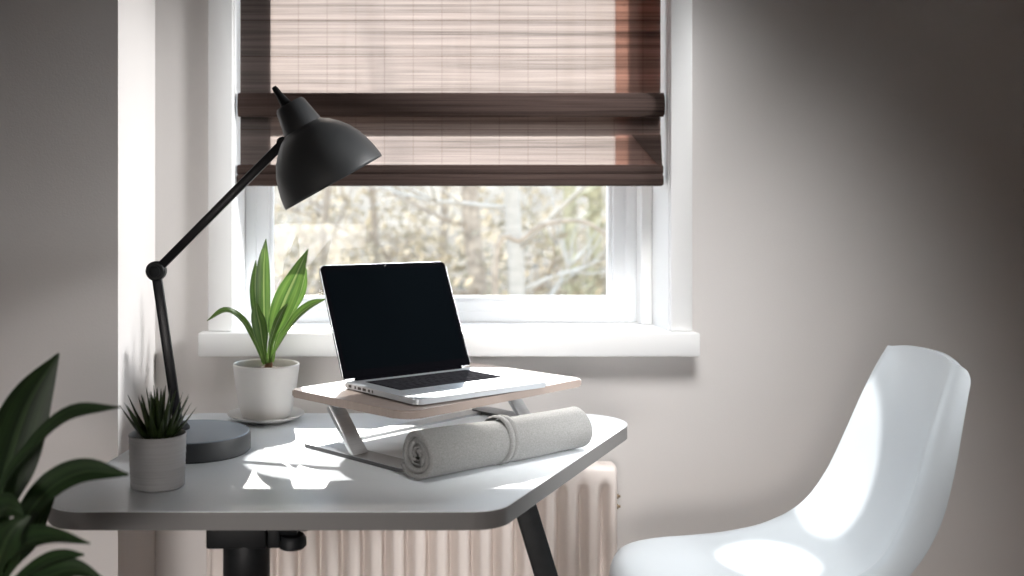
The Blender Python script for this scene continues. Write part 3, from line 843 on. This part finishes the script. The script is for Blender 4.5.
tree(487, 9.5, .085, M['bark'], 'dark brown leaning tree trunk seen near the middle of the window', -.5)
tree(522, 8.0, .070, M['birch'], 'white birch trunk standing beyond the glass right of middle', -.12)
tree(568, 10.5, .075, M['mossbark'], 'greenish mossy trunk beyond the glass, next right of the white birch', .1)
tree(594, 11.0, .080, M['mossbark'], 'mossy trunk beyond the glass closest to the right side of the window frame', .05)
tree(440, 12.5, .05, M['bark'], 'thin brown tree behind the top edge of the laptop screen', .25, 8)
tree(380, 12.0, .045, M['bark'], 'thin bare tree beyond the glass right under the lamp shade', -.3, 9)
tree(318, 11.0, .04, M['bark'], 'thin bare tree beyond the glass between lamp shade and potted plant', .3, 9)
# one low bough that arches over
t = thing('arching_sapling', 'thin bent sapling arching to the right beyond the glass', 'tree', ((497 - 380) * 7.6 / 1000, 7.6 + CAMY, gz(.9, 5.07) - .02), 0)
o0 = Vector(t.location)
pts = catmull([V(0, 0, 0), U(496, 256, 7.6) - o0, U(520, 240, 7.6) - o0, U(545, 224, 7.6) - o0, U(585, 222, 7.6) - o0, U(620, 246, 7.6) - o0], 24)
tube('stem', pts, lerp_list([.03, .026, .02, .016, .012], 24), M['bark'], t, 8)
# dry undergrowth nobody could count
bm = bmesh.new()
for i in range(9000):
    y = random.uniform(5.2, 13); x = random.uniform(-.25, .36) * (y + 2.53) * 1.3
    z = gz(x, y) + abs(random.gauss(0, .55)) + random.uniform(0, .25)
    s = random.uniform(.025, .075)
    a = V(random.gauss(0, 1), random.gauss(0, 1), random.gauss(0, 1)).normalized(); b = a.orthogonal().normalized()
    c = V(x, y, z)
    bm.faces.new([bm.verts.new(c + a * s), bm.verts.new(c + b * s * .6), bm.verts.new(c - a * s), bm.verts.new(c - b * s * .6)])
o = obj('dry_undergrowth', bm, M['litter'])
o['kind'] = 'stuff'; o['label'] = 'pale tan dry winter leaves and brush filling the view outside'; o['category'] = 'undergrowth'

# ------------------------------------------------------------------ light
wd = bpy.data.worlds.new('sky'); scene.world = wd; wd.use_nodes = True
nt = wd.node_tree; nt.nodes.clear(); L = nt.links.new
ow = nt.nodes.new('ShaderNodeOutputWorld'); bg = nt.nodes.new('ShaderNodeBackground')
tc = nt.nodes.new('ShaderNodeTexCoord'); sp = nt.nodes.new('ShaderNodeSeparateXYZ'); L(tc.outputs['Generated'], sp.inputs[0])
L(ramp(nt, sp.outputs['Z'], [(0, (1, .94, .84)), (.12, (.98, .96, .93)), (.5, (.58, .77, 1.0))]), bg.inputs['Color'])
bg.inputs['Strength'].default_value = 3.2
L(bg.outputs[0], ow.inputs['Surface'])


def light(name, typ, loc, energy, color=(1, 1, 1), target=None, **kw):
    l = bpy.data.lights.new(name, typ); l.energy = energy; l.color = color
    for k_, v_ in kw.items(): setattr(l, k_, v_)
    o = bpy.data.objects.new(name, l); col.objects.link(o); o.location = loc
    if target is not None: o.rotation_euler = (Vector(target) - Vector(loc)).to_track_quat('-Z', 'Y').to_euler()
    return o


sd_ = V(.04, -1, -.66)
light('sun', 'SUN', (-1, 6, 5), 10, (1, .95, .88), V(-1, 6, 5) + sd_, angle=math.radians(.6))
p = light('window_portal', 'AREA', ((WX0 + WX1) / 2, .30, 1.6), 1, target=((WX0 + WX1) / 2, -1, 1.6), shape='RECTANGLE', size=1.06, size_y=1.36)
p.data.cycles.is_portal = True
light('chair_back_patch_fill', 'SPOT', (.66, -.56, 2.56), 260, (1, .98, .95), (.99, -.365, .72), spot_size=math.radians(6.0), spot_blend=.10, shadow_soft_size=.012)  # added unseen spot, makes the sun patch on the chair back
light('seat_patch_fill', 'SPOT', (.50, -.62, 2.56), 230, (1, .98, .95), (.80, -.47, .49), spot_size=math.radians(5.6), spot_blend=.10, shadow_soft_size=.012)  # second added beam, throws the bright streak across the seat
light('desk_patch_fill', 'SPOT', (-.5, -.25, 2.5), 150, (1, .97, .93), (-.11, -.595, .74), spot_size=math.radians(9.5), spot_blend=.03, shadow_soft_size=.006, use_square=True)  # square beam added to draw the sunlit patch on the desk
light('rear_fill', 'AREA', (-.8, -4.0, .8), 4.2, (1, .94, .905), (-.1, 0, .22), shape='RECTANGLE', size=1.4, size_y=.7, spread=math.radians(36))  # low warm fill added behind the camera; no window stands there
light('wall_fill', 'SPOT', (.66, -1.05, 2.5), 200, (1, .985, .97), (.72, -.02, .42), spot_size=math.radians(58), spot_blend=1, shadow_soft_size=.35)  # soft light added to brighten the wall right of the window
light('chimney_side_fill', 'SPOT', (1.85, -.62, 2.0), 320, (1, 1, 1), (-.50, -.12, 1.2), spot_size=math.radians(36), spot_blend=1, shadow_soft_size=.15)  # added to lift the chimney's side face and the wall beside it
light('desk_edge_fill', 'SPOT', (1.30, -.98, 1.15), 60, (1, 1, 1), (.44, -.50, .73), spot_size=math.radians(46), spot_blend=1, shadow_soft_size=.10)  # unseen fill added for the desk's slanted right edge

# ------------------------------------------------------------------ camera
cd = bpy.data.cameras.new('camera'); cam = bpy.data.objects.new('camera', cd); col.objects.link(cam)
cam.location = (0, CAMY, CAMZ); cam.rotation_euler = (PI / 2, 0, 0)
cd.sensor_width = 36; cd.lens = 1000 * 36 / 1024
cd.shift_x = (512 - 380) / 1024; cd.shift_y = -(288 - 215) / 1024
cd.dof.use_dof = True; cd.dof.focus_distance = 2.05; cd.dof.aperture_fstop = 2.5
cd.clip_start = .05
scene.camera = cam
scene.view_settings.view_transform = 'Standard'
scene.view_settings.look = 'None'
scene.view_settings.exposure = .14
scene.cycles.use_denoising = True
scene.cycles.max_bounces = 10
scene.cycles.transparent_max_bounces = 12
